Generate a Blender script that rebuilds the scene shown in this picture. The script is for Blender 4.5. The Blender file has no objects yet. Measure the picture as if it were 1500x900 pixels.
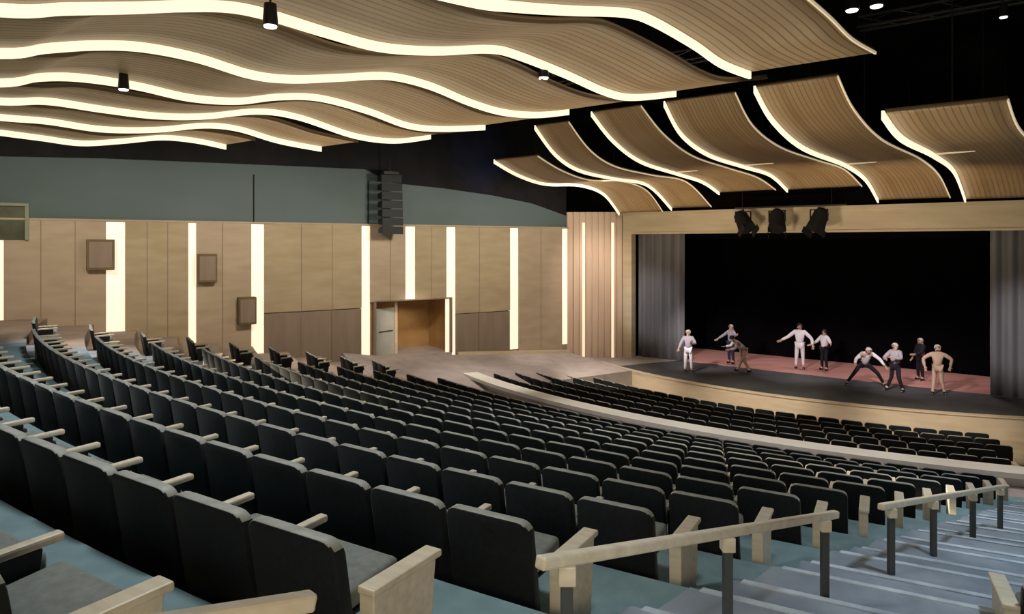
import bpy, bmesh, math, random
from mathutils import Vector, Matrix
random.seed(7)
S = 0.82            # metres per layout unit
E = 7.35 * S        # eye height above the lowest floor
sc = bpy.context.scene
COL = sc.collection

def W(X, d, h=0.0):
    """layout point: X right of the lens, d ahead of it, h below eye level (layout units) -> world"""
    return Vector((X * S, d * S, E - h * S))

# ------------------------------------------------------------------ materials
def mat(name, col, rough=.7, noise=0, nscale=(8, 8, 8), col2=None, sheen=0, metal=0, bump=0, obj_coords=True, spec=.3):
    m = bpy.data.materials.new(name); m.use_nodes = True
    nt = m.node_tree; b = nt.nodes['Principled BSDF']
    b.inputs['Base Color'].default_value = (*col, 1); b.inputs['Roughness'].default_value = rough
    b.inputs['Metallic'].default_value = metal; b.inputs['Specular IOR Level'].default_value = spec
    if sheen:
        b.inputs['Sheen Weight'].default_value = sheen; b.inputs['Sheen Roughness'].default_value = .4
    if col2 is not None:
        tc = nt.nodes.new('ShaderNodeTexCoord'); mp = nt.nodes.new('ShaderNodeMapping')
        n = nt.nodes.new('ShaderNodeTexNoise'); r = nt.nodes.new('ShaderNodeValToRGB')
        mp.inputs['Scale'].default_value = nscale
        n.inputs['Scale'].default_value = 1; n.inputs['Detail'].default_value = 5
        nt.links.new(tc.outputs['Object'], mp.inputs['Vector']); nt.links.new(mp.outputs[0], n.inputs['Vector'])
        nt.links.new(n.outputs['Fac'], r.inputs['Fac'])
        r.color_ramp.elements[0].position = .3; r.color_ramp.elements[1].position = .7
        r.color_ramp.elements[0].color = (*col, 1); r.color_ramp.elements[1].color = (*col2, 1)
        nt.links.new(r.outputs['Color'], b.inputs['Base Color'])
        if bump:
            bp = nt.nodes.new('ShaderNodeBump'); bp.inputs['Strength'].default_value = bump
            nt.links.new(n.outputs['Fac'], bp.inputs['Height']); nt.links.new(bp.outputs[0], b.inputs['Normal'])
    return m

def slat_mat(name, c1, c2, groove, period, rough=.5):
    """wood with fine parallel slats running along the UV v direction"""
    m = bpy.data.materials.new(name); m.use_nodes = True
    nt = m.node_tree; b = nt.nodes['Principled BSDF']; b.inputs['Roughness'].default_value = rough
    uv = nt.nodes.new('ShaderNodeUVMap'); sep = nt.nodes.new('ShaderNodeSeparateXYZ')
    mul = nt.nodes.new('ShaderNodeMath'); mul.operation = 'MULTIPLY'; mul.inputs[1].default_value = 1 / period
    fr = nt.nodes.new('ShaderNodeMath'); fr.operation = 'FRACT'
    gt = nt.nodes.new('ShaderNodeMath'); gt.operation = 'LESS_THAN'; gt.inputs[1].default_value = .2
    fl = nt.nodes.new('ShaderNodeMath'); fl.operation = 'FLOOR'
    wn = nt.nodes.new('ShaderNodeTexWhiteNoise'); wn.noise_dimensions = '1D'
    ns = nt.nodes.new('ShaderNodeTexNoise'); ns.inputs['Scale'].default_value = .55; ns.inputs['Detail'].default_value = 3
    tc = nt.nodes.new('ShaderNodeTexCoord')
    add = nt.nodes.new('ShaderNodeMath'); add.operation = 'MULTIPLY_ADD'; add.inputs[1].default_value = .35
    mx = nt.nodes.new('ShaderNodeMix'); mx.data_type = 'RGBA'
    mx.inputs[6].default_value = (*c1, 1); mx.inputs[7].default_value = (*c2, 1)
    mg = nt.nodes.new('ShaderNodeMix'); mg.data_type = 'RGBA'; mg.inputs[7].default_value = (*groove, 1)
    L = nt.links.new
    L(uv.outputs[0], sep.inputs[0]); L(sep.outputs[1], mul.inputs[0]); L(mul.outputs[0], fr.inputs[0]); L(fr.outputs[0], gt.inputs[0])
    L(mul.outputs[0], fl.inputs[0]); L(fl.outputs[0], wn.inputs['W'])
    L(tc.outputs['Object'], ns.inputs['Vector'])
    L(wn.outputs['Value'], add.inputs[0]); L(ns.outputs['Fac'], add.inputs[2])
    rr = nt.nodes.new('ShaderNodeMapRange'); rr.inputs[1].default_value = .38; rr.inputs[2].default_value = .98
    L(add.outputs[0], rr.inputs[0])
    L(rr.outputs[0], mx.inputs[0]); L(mx.outputs[2], mg.inputs[6]); L(gt.outputs[0], mg.inputs[0])
    L(mg.outputs[2], b.inputs['Base Color'])
    return m

def emit(name, col, strength):
    m = bpy.data.materials.new(name); m.use_nodes = True
    b = m.node_tree.nodes['Principled BSDF']; b.inputs['Base Color'].default_value = (*col, 1)
    b.inputs['Emission Color'].default_value = (*col, 1); b.inputs['Emission Strength'].default_value = strength
    return m

M = dict(
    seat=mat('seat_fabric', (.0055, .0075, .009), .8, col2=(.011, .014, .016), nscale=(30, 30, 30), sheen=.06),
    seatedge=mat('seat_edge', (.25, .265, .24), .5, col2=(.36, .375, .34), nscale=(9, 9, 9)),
    cushion=mat('cushion_fabric', (.16, .18, .165), .8, col2=(.23, .25, .225), nscale=(20, 20, 20), sheen=.2),
    armwood=mat('pale_arm_wood', (.56, .49, .36), .42, col2=(.70, .63, .49), nscale=(3, 20, 20)),
    metal=mat('dark_metal', (.03, .03, .032), .4, metal=.6),
    steel=mat('rail_steel', (.09, .095, .09), .4, metal=.4),
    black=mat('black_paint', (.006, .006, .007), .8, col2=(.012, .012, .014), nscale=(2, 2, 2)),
    ink=mat('stage_black', (.002, .002, .0022), 1.0, col2=(.003, .003, .003), nscale=(1, 1, 1), spec=.05),
    tealfloor=mat('teal_carpet', (.16, .25, .265), .95, col2=(.22, .32, .335), nscale=(5, 5, 5), bump=.1),
    aislefloor=mat('aisle_carpet', (.20, .235, .275), .95, col2=(.34, .38, .425), nscale=(2.2, 2.2, 2.2), bump=.1),
    nosing=mat('step_nosing', (.34, .40, .45), .6, col2=(.62, .70, .76), nscale=(4, 4, 4)),
    crossfloor=mat('cross_aisle_carpet', (.38, .33, .325), .9, col2=(.48, .42, .41), nscale=(2, 2, 2)),
    pitfloor=mat('front_floor', (.38, .32, .22), .8, col2=(.46, .39, .28), nscale=(3, 3, 3)),
    parapet=mat('white_cap', (.86, .85, .80), .5, col2=(.92, .91, .86), nscale=(2, 2, 2)),
    parapetface=mat('parapet_face', (.58, .56, .52), .7, col2=(.66, .64, .60), nscale=(2, 2, 6)),
    wall=mat('wall_wood', (.36, .285, .18), .6, col2=(.43, .35, .235), nscale=(.9, .9, 3.5)),
    wall2=mat('wall_wood_rosy', (.40, .31, .225), .6, col2=(.46, .37, .27), nscale=(.9, .9, 3.5)),
    wains=mat('wall_low_panel', (.22, .165, .125), .65, col2=(.27, .21, .165), nscale=(3, 3, .6)),
    splay=mat('splay_wood', (.58, .43, .33), .6, col2=(.66, .51, .39), nscale=(4, 4, .4)),
    proswood=mat('proscenium_wood', (.56, .46, .31), .5, col2=(.66, .55, .39), nscale=(.8, .8, 4)),
    teal=mat('teal_wall', (.11, .15, .15), .9, col2=(.14, .185, .20), nscale=(.22, .22, .5)),
    box=mat('brown_speaker', (.13, .095, .045), .7, col2=(.17, .125, .06), nscale=(4, 4, 4)),
    alcove=mat('alcove_wood', (.38, .22, .09), .6, col2=(.50, .32, .15), nscale=(1.2, 1.2, 2)),
    door=mat('pale_door', (.42, .43, .41), .6, col2=(.50, .50, .47), nscale=(2, 2, 2)),
    slit=emit('wall_led', (1, .85, .66), .74),
    led=emit('ceiling_led', (1, .90, .67), .98),
    edgeglow=emit('edge_glow', (1, .84, .58), .34),
    edgedim=mat('edge_dim', (.10, .065, .03), .7),
    lens=emit('lamp_lens', (1, .97, .9), 4),
    slat=slat_mat('ceiling_slats', (.30, .195, .10), (.43, .31, .17), (.17, .11, .055), .16),
    slat2=slat_mat('front_slats', (.31, .195, .09), (.43, .295, .15), (.21, .135, .065), .16),
    stage=mat('stage_floor', (.062, .066, .072), .6, col2=(.09, .094, .10), nscale=(1, 1, 1)),
    deck=mat('red_deck', (.44, .22, .19), .6, col2=(.54, .29, .25), nscale=(.4, 2.5, 1)),
    sidefloor=mat('side_carpet', (.34, .27, .22), .9, col2=(.42, .34, .28), nscale=(2, 2, 2)),
    lip=mat('stage_lip_wood', (.60, .49, .36), .55, col2=(.72, .60, .46), nscale=(1, 1, 5)),
    curtain=mat('grey_curtain', (.17, .165, .175), .9, col2=(.22, .215, .225), nscale=(2, 2, .4), sheen=.2),
    skin=mat('skin', (.52, .33, .24), .6), hair=mat('dark_hair', (.02, .015, .012), .7),
    fair=mat('fair_hair', (.55, .50, .44), .7),
    white=mat('white_cloth', (.80, .76, .80), .85), greyc=mat('grey_cloth', (.36, .34, .38), .85),
    dark=mat('dark_cloth', (.014, .012, .018), .9), navy=mat('navy_cloth', (.03, .03, .06), .9), tan=mat('tan_cloth', (.50, .36, .26), .85),
)

# ------------------------------------------------------------------ object helpers
def link(name, me, parent=None):
    o = bpy.data.objects.new(name, me); COL.objects.link(o)
    if parent is not None: o.parent = parent
    return o
def meta(o, label=None, cat=None, group=None, kind=None):
    if label: o['label'] = label
    if cat: o['category'] = cat
    if group: o['group'] = group
    if kind: o['kind'] = kind
    return o
def empty(name, loc, rz=0, **k):
    o = bpy.data.objects.new(name, None); COL.objects.link(o); o.location = loc; o.rotation_euler.z = rz
    o.empty_display_size = .2
    return meta(o, **k)
def mesh(name, bm, m, smooth=False, tri=True):
    bmesh.ops.recalc_face_normals(bm, faces=bm.faces)
    me = bpy.data.meshes.new(name); bm.to_mesh(me); bm.free()
    for mm in (m if isinstance(m, (list, tuple)) else [m]): me.materials.append(mm)
    if smooth:
        for p in me.polygons: p.use_smooth = True
    return me
def obj(name, bm, m, parent=None, smooth=False, **k):
    return meta(link(name, mesh(name, bm, m, smooth), parent), **k)
def box(bm, x0, x1, y0, y1, z0, z1, mx=None, bevel=0, seg=2):
    vs = [bm.verts.new((x, y, z)) for x in (x0, x1) for y in (y0, y1) for z in (z0, z1)]
    fs = [bm.faces.new([vs[i] for i in q]) for q in ((0,1,3,2),(4,6,7,5),(0,4,5,1),(2,3,7,6),(0,2,6,4),(1,5,7,3))]
    if bevel:
        es = list({e for f in fs for e in f.edges})
        r = bmesh.ops.bevel(bm, geom=es, offset=bevel, segments=seg, profile=.5, affect='EDGES')
        vs = list({v for f in r['faces'] for v in f.verts} | {v for v in vs if v.is_valid})
    if mx is not None: bmesh.ops.transform(bm, matrix=mx, verts=vs)
    return vs
def prism(bm, poly, vec, bevel=0, seg=2):
    """extrude a closed polygon (3-D points) by vec"""
    a = [bm.verts.new(p) for p in poly]; b = [bm.verts.new(Vector(p) + Vector(vec)) for p in poly]
    n = len(a); bm.faces.new(a); bm.faces.new(b[::-1])
    fs = [bm.faces.new((a[i], a[(i+1) % n], b[(i+1) % n], b[i])) for i in range(n)]
    if bevel:
        es = [e for e in bm.edges if e.is_valid and (e.verts[0] in a and e.verts[1] in a or e.verts[0] in b and e.verts[1] in b)]
        bmesh.ops.bevel(bm, geom=es, offset=bevel, segments=seg, profile=.5, affect='EDGES')
def tube(bm, pts, r, n=8, cap=True):
    rings = []
    for i, p in enumerate(pts):
        p = Vector(p); t = (Vector(pts[min(i+1, len(pts)-1)]) - Vector(pts[max(i-1, 0)])).normalized()
        u = t.orthogonal().normalized(); v = t.cross(u)
        if rings:                                            # keep the ring from twisting
            ref = rings[-1][0].co - Vector(pts[i-1]); ref = (ref - t * ref.dot(t))
            if ref.length > 1e-6: u = ref.normalized(); v = t.cross(u)
        rr = r[i] if isinstance(r, (list, tuple)) else r
        rings.append([bm.verts.new(p + rr * (math.cos(2*math.pi*k/n) * u + math.sin(2*math.pi*k/n) * v)) for k in range(n)])
    for a, b in zip(rings, rings[1:]):
        for k in range(n): bm.faces.new((a[k], a[(k+1) % n], b[(k+1) % n], b[k]))
    if cap: bm.faces.new(rings[0][::-1]); bm.faces.new(rings[-1])
def hexa(bm, lo, hi):
    """solid between two quads (lists of 4 points)"""
    a = [bm.verts.new(p) for p in lo]; b = [bm.verts.new(p) for p in hi]
    bm.faces.new(a[::-1]); bm.faces.new(b)
    for i in range(4): bm.faces.new((a[i], a[(i+1) % 4], b[(i+1) % 4], b[i]))

# ------------------------------------------------------------------ plan of the house
CX, CY = 23.56, 44.75                 # centre of the seating arcs
R0, DR = 47.30, 1.434                   # radius of row 0, row pitch
ARM = .61                               # armrest height (layout units)
def hrow(i): return 1.788 + .328 * i + ARM          # floor of row i, below the eye
def Rrow(i): return R0 - DR * i
def pol(R, th): return CX + R * math.cos(th), CY + R * math.sin(th)
def on_line(R, P, D):
    """angle at which the line P + tD (nearest root to P) meets the circle of radius R"""
    ax, ay = P[0] - CX, P[1] - CY
    a = D[0]**2 + D[1]**2; b = 2 * (ax*D[0] + ay*D[1]); c = ax*ax + ay*ay - R*R
    t = (-b - math.sqrt(max(b*b - 4*a*c, 0))) / (2*a)
    return math.atan2(ay + t*D[1], ax + t*D[0]) % (2*math.pi)
AP, AD = (-4.5, 0.0), (1.0, 1.0)       # line of end panels along the right aisle
LP, LD = (-11.5, 19.4), (6.6, 5.9)     # line of row ends along the left aisle
def th_right(R, off=0): return on_line(R, (AP[0] + off / .7071, AP[1]), AD)
def th_left(R): return on_line(R, LP, LD)

WP, WD = (-18.4, 24.5), (21.47, 13.9)   # left wall
WL = math.hypot(*WD); WU = (WD[0]/WL, WD[1]/WL); WN = (WU[1], -WU[0])   # along, and towards the room
def wpt(t, off=0): return WP[0] + WD[0]*t + WN[0]*off, WP[1] + WD[1]*t + WN[1]*off
def wall_t(px):
    k = (px - 750) / 1000
    return (k*WP[1] - WP[0]) / (WD[0] - k*WD[1])
def wall_h(px, py, off=0):
    t = wall_t(px); return (py - 358) / 1000 * wpt(t, off)[1]
PP, PU, PN = (6.65, 38.0), (.7917, -.6109), (.6109, .7917)   # proscenium line: origin, along, upstage
def ppt(u, back=0): return PP[0] + PU[0]*u + PN[0]*back, PP[1] + PU[1]*u + PN[1]*back
STAGE = 6.35

def arc(bm, Ra, Rb, tha, thb, ha, hb, n=40):
    """solid ring sector; ha = top, hb = bottom (below the eye); th may be numbers or functions of R"""
    f = lambda t, R: t(R) if callable(t) else t
    rows = []
    for k in range(n + 1):
        q = []
        for R, h in ((Ra, ha), (Rb, ha), (Rb, hb), (Ra, hb)):
            th = f(tha, R) + (f(thb, R) - f(tha, R)) * k / n
            q.append(bm.verts.new(W(*pol(R, th), h)))
        rows.append(q)
    for a, b in zip(rows, rows[1:]):
        for i in range(4): bm.faces.new((a[i], a[(i+1) % 4], b[(i+1) % 4], b[i]))
    bm.faces.new(rows[0]); bm.faces.new(rows[-1][::-1])

rad = math.radians
# ------------------------------------------------------------------ floors
FRONT = .72                             # riser sits this far behind the front of a row's armrests
bm = bmesh.new()
for i in range(-4, 12):
    Rb = Rrow(i) + FRONT; Ra = Rb - DR
    arc(bm, Ra, Rb, lambda R: th_left(R) - .25/R, rad(262), hrow(i), hrow(i) + .9, 60)
obj('floor_tiers', bm, M['tealfloor'], kind='structure')
bm = bmesh.new(); b2 = bmesh.new()
for i in range(-1, 12):
    Rb = Rrow(i) + FRONT
    arc(bm, Rb - DR, Rb, lambda R: th_left(R) - 1.7/R, lambda R: th_left(R) - .25/R, hrow(i), hrow(i) + .9, 6)
    arc(bm, Rb - .66, Rb + .01, lambda R: th_left(R) - 1.7/R, lambda R: th_left(R) - .25/R, hrow(i) - .164, hrow(i), 6)
    arc(b2, Rb - DR, Rb, rad(182 if i < 2 else 190), lambda R: th_left(R) - 1.7/R, hrow(i), hrow(i) + .9, 30)
obj('floor_left_aisle', bm, M['aislefloor'], kind='structure')
obj('floor_left_side', b2, M['sidefloor'], kind='structure')
HX = 6.33                               # cross aisle floor
RX = Rrow(11) + FRONT - DR
RWALL = 28.75
bm = bmesh.new(); arc(bm, RWALL - .1, RX, rad(188), rad(266), HX, HX + .5, 60)
arc(bm, 15, RWALL - .1, rad(180), rad(207.2), HX, HX + .5, 30)
obj('floor_cross_aisle', bm, M['crossfloor'], kind='structure')
bm = bmesh.new()
FR = [(27.3, 6.72), (26.1, 6.82), (24.9, 6.95), (23.7, 7.07), (22.5, 7.19)]
for i, (R, h) in enumerate(FR):
    Rb = R + FRONT if i else RWALL - .1
    Ra = FR[i+1][0] + FRONT if i < 4 else 18.5
    arc(bm, Ra, Rb, rad(205), rad(268), h, h + .8, 50)
obj('floor_front', bm, M['pitfloor'], kind='structure')
# low white parapet between cross aisle and front seats
bm = bmesh.new(); arc(bm, RWALL - .12, RWALL + .1, rad(207.6), rad(266), 6.03, HX + .4, 70)
pw = obj('wall_parapet', bm, M['parapetface'], kind='structure')
bm = bmesh.new(); arc(bm, RWALL - .40, RWALL + .32, rad(207.4), rad(266), 5.93, 6.07, 70)
obj('trim_parapet_cap', bm, M['parapet'], kind='structure')
# aisle stairs: half steps and runner
AW = 2.05
bm = bmesh.new(); bn = bmesh.new()
aL = lambda R: th_right(R, .36); aR = lambda R: th_right(R, AW)
for i in range(-3, 12):
    Rb = Rrow(i) + FRONT; h = hrow(i)
    arc(bm, Rb - .66, Rb + .01, aL, aR, h - .164, h - .0, 8)
    arc(bm, Rb - DR + .005, Rb - .66, aL, aR, h - .012, h, 8)
    arc(bn, Rb - .685, Rb - .62, lambda R: aL(R) + .002, aR, h - .177, h - .164, 8)
    arc(bn, Rb - DR - .02, Rb - DR + .04, lambda R: aL(R) + .002, aR, h - .024, h - .012, 8)
st = obj('floor_aisle_stairs', bm, M['aislefloor'], kind='structure')
obj('trim_stair_nosing', bn, M['nosing'], kind='structure')

# ------------------------------------------------------------------ side wall
HB = 7.6                                # foot of the walls
HT = -.883                              # top of the wood panelling
def slab(bm, t0, t1, h0, h1, o0, o1):
    """wall slab between plan stations t0..t1, heights h0(top)..h1(bottom), offsets o0..o1 from the wall plane"""
    q = [wpt(t0, o0), wpt(t1, o0), wpt(t1, o1), wpt(t0, o1)]
    hexa(bm, [W(*p, h1) for p in q], [W(*p, h0) for p in q])
tD0, tD1 = wall_t(546), wall_t(660)
hD = wall_h(600, 440); hF = wall_h(600, 521)
tE = 1.0
bm = bmesh.new()
slab(bm, -.45, tD0, HT, HB, -.25, 0); slab(bm, tD0, tD1, HT, hD, -.25, 0); slab(bm, tD1, tE, HT, HB, -.25, 0)
obj('wall_left', bm, M['wall'], kind='structure')
# teal upper wall; black wall above, cut lower stageward to stand in for shadow
topT = [(-260, 222), (0, 229), (150, 232), (300, 238), (420, 243), (535, 248), (575, 268), (650, 276), (720, 286), (780, 298), (828, 316)]
def strip_wall(bm, pts, o0, o1, hb=None, ht=None):
    n = len(pts)
    lo0 = [bm.verts.new(W(*wpt(t, o0), HT if hb is None else h)) for t, h in pts]; hi0 = [bm.verts.new(W(*wpt(t, o0), h if ht is None else ht)) for t, h in pts]
    lo1 = [bm.verts.new(W(*wpt(t, o1), HT if hb is None else h)) for t, h in pts]; hi1 = [bm.verts.new(W(*wpt(t, o1), h if ht is None else ht)) for t, h in pts]
    for i in range(n - 1):
        bm.faces.new((lo1[i], lo1[i+1], hi1[i+1], hi1[i])); bm.faces.new((hi0[i], hi0[i+1], lo0[i+1], lo0[i]))
        bm.faces.new((hi1[i], hi1[i+1], hi0[i+1], hi0[i])); bm.faces.new((lo0[i], lo0[i+1], lo1[i+1], lo1[i]))
    bm.faces.new((lo0[0], lo1[0], hi1[0], hi0[0])); bm.faces.new((lo0[-1], hi0[-1], hi1[-1], lo1[-1]))
tp = [(wall_t(x), wall_h(x, y)) for x, y in topT]
tp = [(-.45, tp[0][1])] + [p for p in tp if p[0] > -.44]
tp[-1] = (tE, tp[-1][1])
bm = bmesh.new(); strip_wall(bm, tp, -.45, -.06)
obj('wall_left_upper', bm, M['teal'], kind='structure')
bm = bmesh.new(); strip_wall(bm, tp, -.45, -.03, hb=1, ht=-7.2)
obj('wall_left_dark_shade', bm, M['black'], kind='structure')
# slender joints on the teal wall
bm = bmesh.new()
for px in (372, 540):
    t = wall_t(px); slab(bm, t - .0012, t + .0012, -3.0, HT, -.07, -.045)
obj('trim_teal_joint', bm, M['black'], kind='structure')

# light coves and the proud panels between them
slits = [(0, 6, 322, 470), (155, 183, 322, 492), (275, 287, 324, 492), (367, 386, 326, 510), (528, 541, 331, 520), (592, 607, 333, 439),
         (652, 666, 334, 520), (745, 758, 335, 522), (821, 833, 336, 520)]
PO = .16
edges = []
for k, (x0, x1, y0, y1) in enumerate(slits):
    t0, t1 = wall_t(x0), wall_t(x1); edges.append((t0, t1))
    hb = hD - .03 if k == 5 else HB - 2.0
    bm = bmesh.new(); slab(bm, t0, t1, HT + .02, hb, 0.005, .06)
    nm = ['at the left edge of the photo', 'the broad one behind the highest brown box', 'just left of the middle brown box', 'behind the lowest brown box',
          'left of the doorway', 'short one ending over the doorway', 'right of the doorway', 'between the doorway and stage end', 'at the stage end of the wood wall'][k]
    obj('wall_light', bm, M['slit'], label='vertical warm light cove in the wood wall, ' + nm, cat='light', group='light coves of the wood wall')
bounds = [(-.45, edges[0][0])] + [(a[1], b[0]) for a, b in zip(edges, edges[1:])] + [(edges[-1][1], 1.0)]
for k, (t0, t1) in enumerate(bounds):
    if t1 - t0 < .004: continue
    m = M['wall2'] if k in (1, 3, 5, 8) else M['wall']
    if k in (5, 6):
        bm = bmesh.new(); slab(bm, t0, t1, HT, hD, 0.0, PO); obj('wall_panel', bm, m, kind='structure'); continue
    split = {4: wall_h(450, 455), 7: wall_h(705, 457)}.get(k)
    bm = bmesh.new(); slab(bm, t0, t1, HT, HB if split is None else split, 0.0, PO)
    if split is None:                                    # fine horizontal joints
        pass
    obj('wall_panel', bm, m, kind='structure')
    if split is not None:
        bm = bmesh.new(); slab(bm, t0, t1, split + .04, HB, 0.0, PO - .03); obj('wall_panel_low', bm, M['wains'], kind='structure')
# panel joints
bm = bmesh.new()
for px in (60, 110, 215, 245, 325, 440, 485, 570, 630, 700, 790):
    t = wall_t(px); hb = hD if tD0 < t < tD1 else HB
    slab(bm, t - .0006, t + .0006, HT + .01, hb, PO, PO + .006)
obj('trim_panel_joints', bm, M['wains'], kind='structure')
bm = bmesh.new(); slab(bm, -.45, 1.0, HT - .07, HT, 0, PO + .05); obj('trim_wall_cap', bm, M['wall2'], kind='structure')
# pale base line near the stage
bm = bmesh.new()
a, b = wall_t(668), 1.0
q = [wpt(a, PO), wpt(b, PO), wpt(b, PO + .1), wpt(a, PO + .1)]
ha, hb = wall_h(668, 515), wall_h(830, 512)
hexa(bm, [W(*q[0], HB), W(*q[1], HB), W(*q[2], HB), W(*q[3], HB)], [W(*q[0], ha), W(*q[1], hb), W(*q[2], hb), W(*q[3], ha)])
obj('baseboard_left', bm, M['lip'], kind='structure')
# sloping landing between the doorway and the rows
bm = bmesh.new(); rows = []
for px, py in ((500, 517), (546, 521), (600, 521), (660, 520), (720, 519), (780, 518), (832, 517)):
    t = wall_t(px); h = wall_h(px, py, PO); q = [wpt(t, PO), wpt(t, 2.2), wpt(t, 5.2)]
    rows.append([bm.verts.new(W(*q[0], h)), bm.verts.new(W(*q[1], h + (6.3 - h)*.45)), bm.verts.new(W(*q[2], 6.31)), bm.verts.new(W(*q[2], 7.4)), bm.verts.new(W(*q[0], 7.4))])
for a, b in zip(rows, rows[1:]):
    for i in range(5): bm.faces.new((a[i], a[(i+1) % 5], b[(i+1) % 5], b[i]))
bm.faces.new(rows[0]); bm.faces.new(rows[-1][::-1])
obj('floor_landing', bm, M['crossfloor'], kind='structure')
# doorway recess
bm = bmesh.new()
slab(bm, tD0 - .004, tD1 + .004, hD - .1, HB, -2.6, -2.5)
for ta, tb in ((tD0 - .004, tD0), (tD1, tD1 + .004)): slab(bm, ta, tb, hD - .1, HB, -2.5, 0)
slab(bm, tD0, tD1, hD - .1, hD, -2.5, 0)
obj('wall_doorway_recess', bm, M['alcove'], kind='structure')
bm = bmesh.new(); slab(bm, tD0, tD1, hF, HB, -2.5, PO); obj('floor_doorway', bm, M['crossfloor'], kind='structure')
bm = bmesh.new()
for ta, tb in ((tD0, tD0 + .004), (tD1 - .004, tD1)): slab(bm, ta, tb, hD, hF, .0, PO + .04)
slab(bm, tD0, tD1, hD - .06, hD, 0, PO + .04)
obj('trim_doorway', bm, M['wains'], kind='structure')
# a pale door leaf swung into the recess at the left
de = empty('door_1', W(*wpt(tD0 + .012, -.35), hF), kind='structure')
de.rotation_euler.z = math.atan2(WU[1], WU[0]) + .35
bm = bmesh.new(); box(bm, 0, .95, -.02, .02, .01, 1.9, bevel=.005); obj('door_leaf', bm, M['door'], de)
bm = bmesh.new(); box(bm, .97, 1.12, -.03, .03, .01, 2.3, bevel=.005); obj('door_post', bm, M['lip'], de)
bm = bmesh.new(); box(bm, .12, .85, -.05, -.02, .95, 1.0, bevel=.008); obj('door_handle', bm, M['steel'], de)
# brown loudspeaker boxes on the wood wall
for (x0, x1, y0, y1, lab) in ((126, 167, 351, 396, 'upper square brown loudspeaker box on the wood wall, highest of three'),
                              (287, 315, 372, 414, 'brown loudspeaker box beside the second light cove, middle of three'),
                              (346, 372, 435, 475, 'brown loudspeaker box on the wood wall just above the seats, lowest of three')):
    t0, t1 = wall_t(x0), wall_t(x1); h0, h1 = wall_h(x0, y0), wall_h(x0, y1)
    c = wpt((t0+t1)/2, PO); e = empty('wall_speaker', W(*c, h1), math.atan2(WU[1], WU[0]), label=lab, cat='speaker', group='brown boxes on the wood wall')
    w = (t1 - t0) * WL * S / 2; hh = (h1 - h0) * S
    bm = bmesh.new(); box(bm, -w, w, -.30, 0, 0, hh, bevel=.02); obj('cabinet', bm, M['box'], e)
    bm = bmesh.new(); box(bm, -w*.82, w*.82, -.315, -.30, hh*.08, hh*.92, bevel=.005); obj('grille', bm, M['wains'], e)
# booth frame at the far left edge
x0, x1, y0, y1 = -14, 43, 298, 352
t0, t1 = wall_t(x0), wall_t(x1); h0, h1 = wall_h(20, y0), wall_h(20, y1)
e = empty('booth_window', W(*wpt((t0+t1)/2, .3), h1), math.atan2(WU[1], WU[0]), label='small square booth opening with pale frame, high at the far left end of the wall', cat='booth window')
w = (t1 - t0) * WL * S / 2; hh = (h1 - h0) * S
bm = bmesh.new(); box(bm, -w, w, -.02, .3, hh - .09, hh, bevel=.01); box(bm, w - .1, w, -.02, .3, 0, hh - .09, bevel=.01); box(bm, -w, -w + .1, -.02, .3, 0, hh - .09, bevel=.01)
obj('frame', bm, mat('pale_olive', (.25, .27, .2), .7), e)
bm = bmesh.new(); box(bm, -w + .1, w - .1, .1, .3, .0, hh - .09); obj('panel', bm, mat('olive_dark', (.045, .05, .03), .8, col2=(.16, .17, .12), nscale=(.8, .8, .8)), e)

# ------------------------------------------------------------------ splay wall beside the stage
A, B = Vector(wpt(1.0, .0)), Vector(ppt(-.55, -.05))
sd = (B - A); SL = sd.length; sd.normalize(); sn = Vector((sd.y, -sd.x))
def spl(u, o=0): p = A + sd*u*SL + sn*o; return p.x, p.y
def splab(bm, u0, u1, h0, h1, o0, o1):
    q = [spl(u0, o0), spl(u1, o0), spl(u1, o1), spl(u0, o1)]
    hexa(bm, [W(*p, h1) for p in q], [W(*p, h0) for p in q])
TOPS = -1.80
bm = bmesh.new(); splab(bm, 0, 1.0, TOPS, HB, -.4, 0)
for k in range(9):
    splab(bm, k/9 + .012, (k+1)/9 - .012, TOPS, HB, 0, .10 + .05*(k % 2))
obj('wall_splay', bm, M['splay'], kind='structure')
for u, nm in ((.28, 'left one'), (.80, 'right one, next to the stage')):
    bm = bmesh.new(); splab(bm, u, u + .045, TOPS + .6, HB - 1, .1, .19)
    obj('wall_light', bm, emit('splay_led', (1, .84, .62), .62), label='slim light line in the fluted wall beside the stage, ' + nm, cat='light', group='light lines of the fluted wall')

# ------------------------------------------------------------------ proscenium, stage house
def pslab(bm, u0, u1, h0, h1, b0, b1):
    q = [ppt(u0, b0), ppt(u1, b0), ppt(u1, b1), ppt(u0, b1)]
    hexa(bm, [W(*p, h1) for p in q], [W(*p, h0) for p in q])
HOP, HTOP = -.56, -1.74
bm = bmesh.new(); pslab(bm, -.55, 0, HTOP, STAGE + .02, 0, .5); pslab(bm, 0, 19.2, HTOP, HOP, 0, .5); pslab(bm, 19.2, 22, HTOP, STAGE + .02, 0, .5)
obj('wall_proscenium', bm, M['proswood'], kind='structure')
bm = bmesh.new(); pslab(bm, -.55, 22, HTOP - .03, HTOP + .14, -.1, 0); pslab(bm, 0, 19.2, HOP - .1, HOP, -.06, 0); obj('trim_proscenium', bm, M['proswood'], kind='structure')
bm = bmesh.new(); pslab(bm, -6, 25, -8, HTOP, .1, .6); obj('wall_above_stage', bm, M['ink'], kind='structure')
bm = bmesh.new()
pslab(bm, -3, 23, -3, 8, 5.6, 5.8); pslab(bm, -3.2, -3, -3, 8, .5, 5.8); pslab(bm, 23, 23.2, -3, 8, .5, 5.8); pslab(bm, -3.2, 23.2, -3.2, -3, .5, 5.8)
obj('wall_stage_black', bm, M['ink'], kind='structure')
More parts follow.
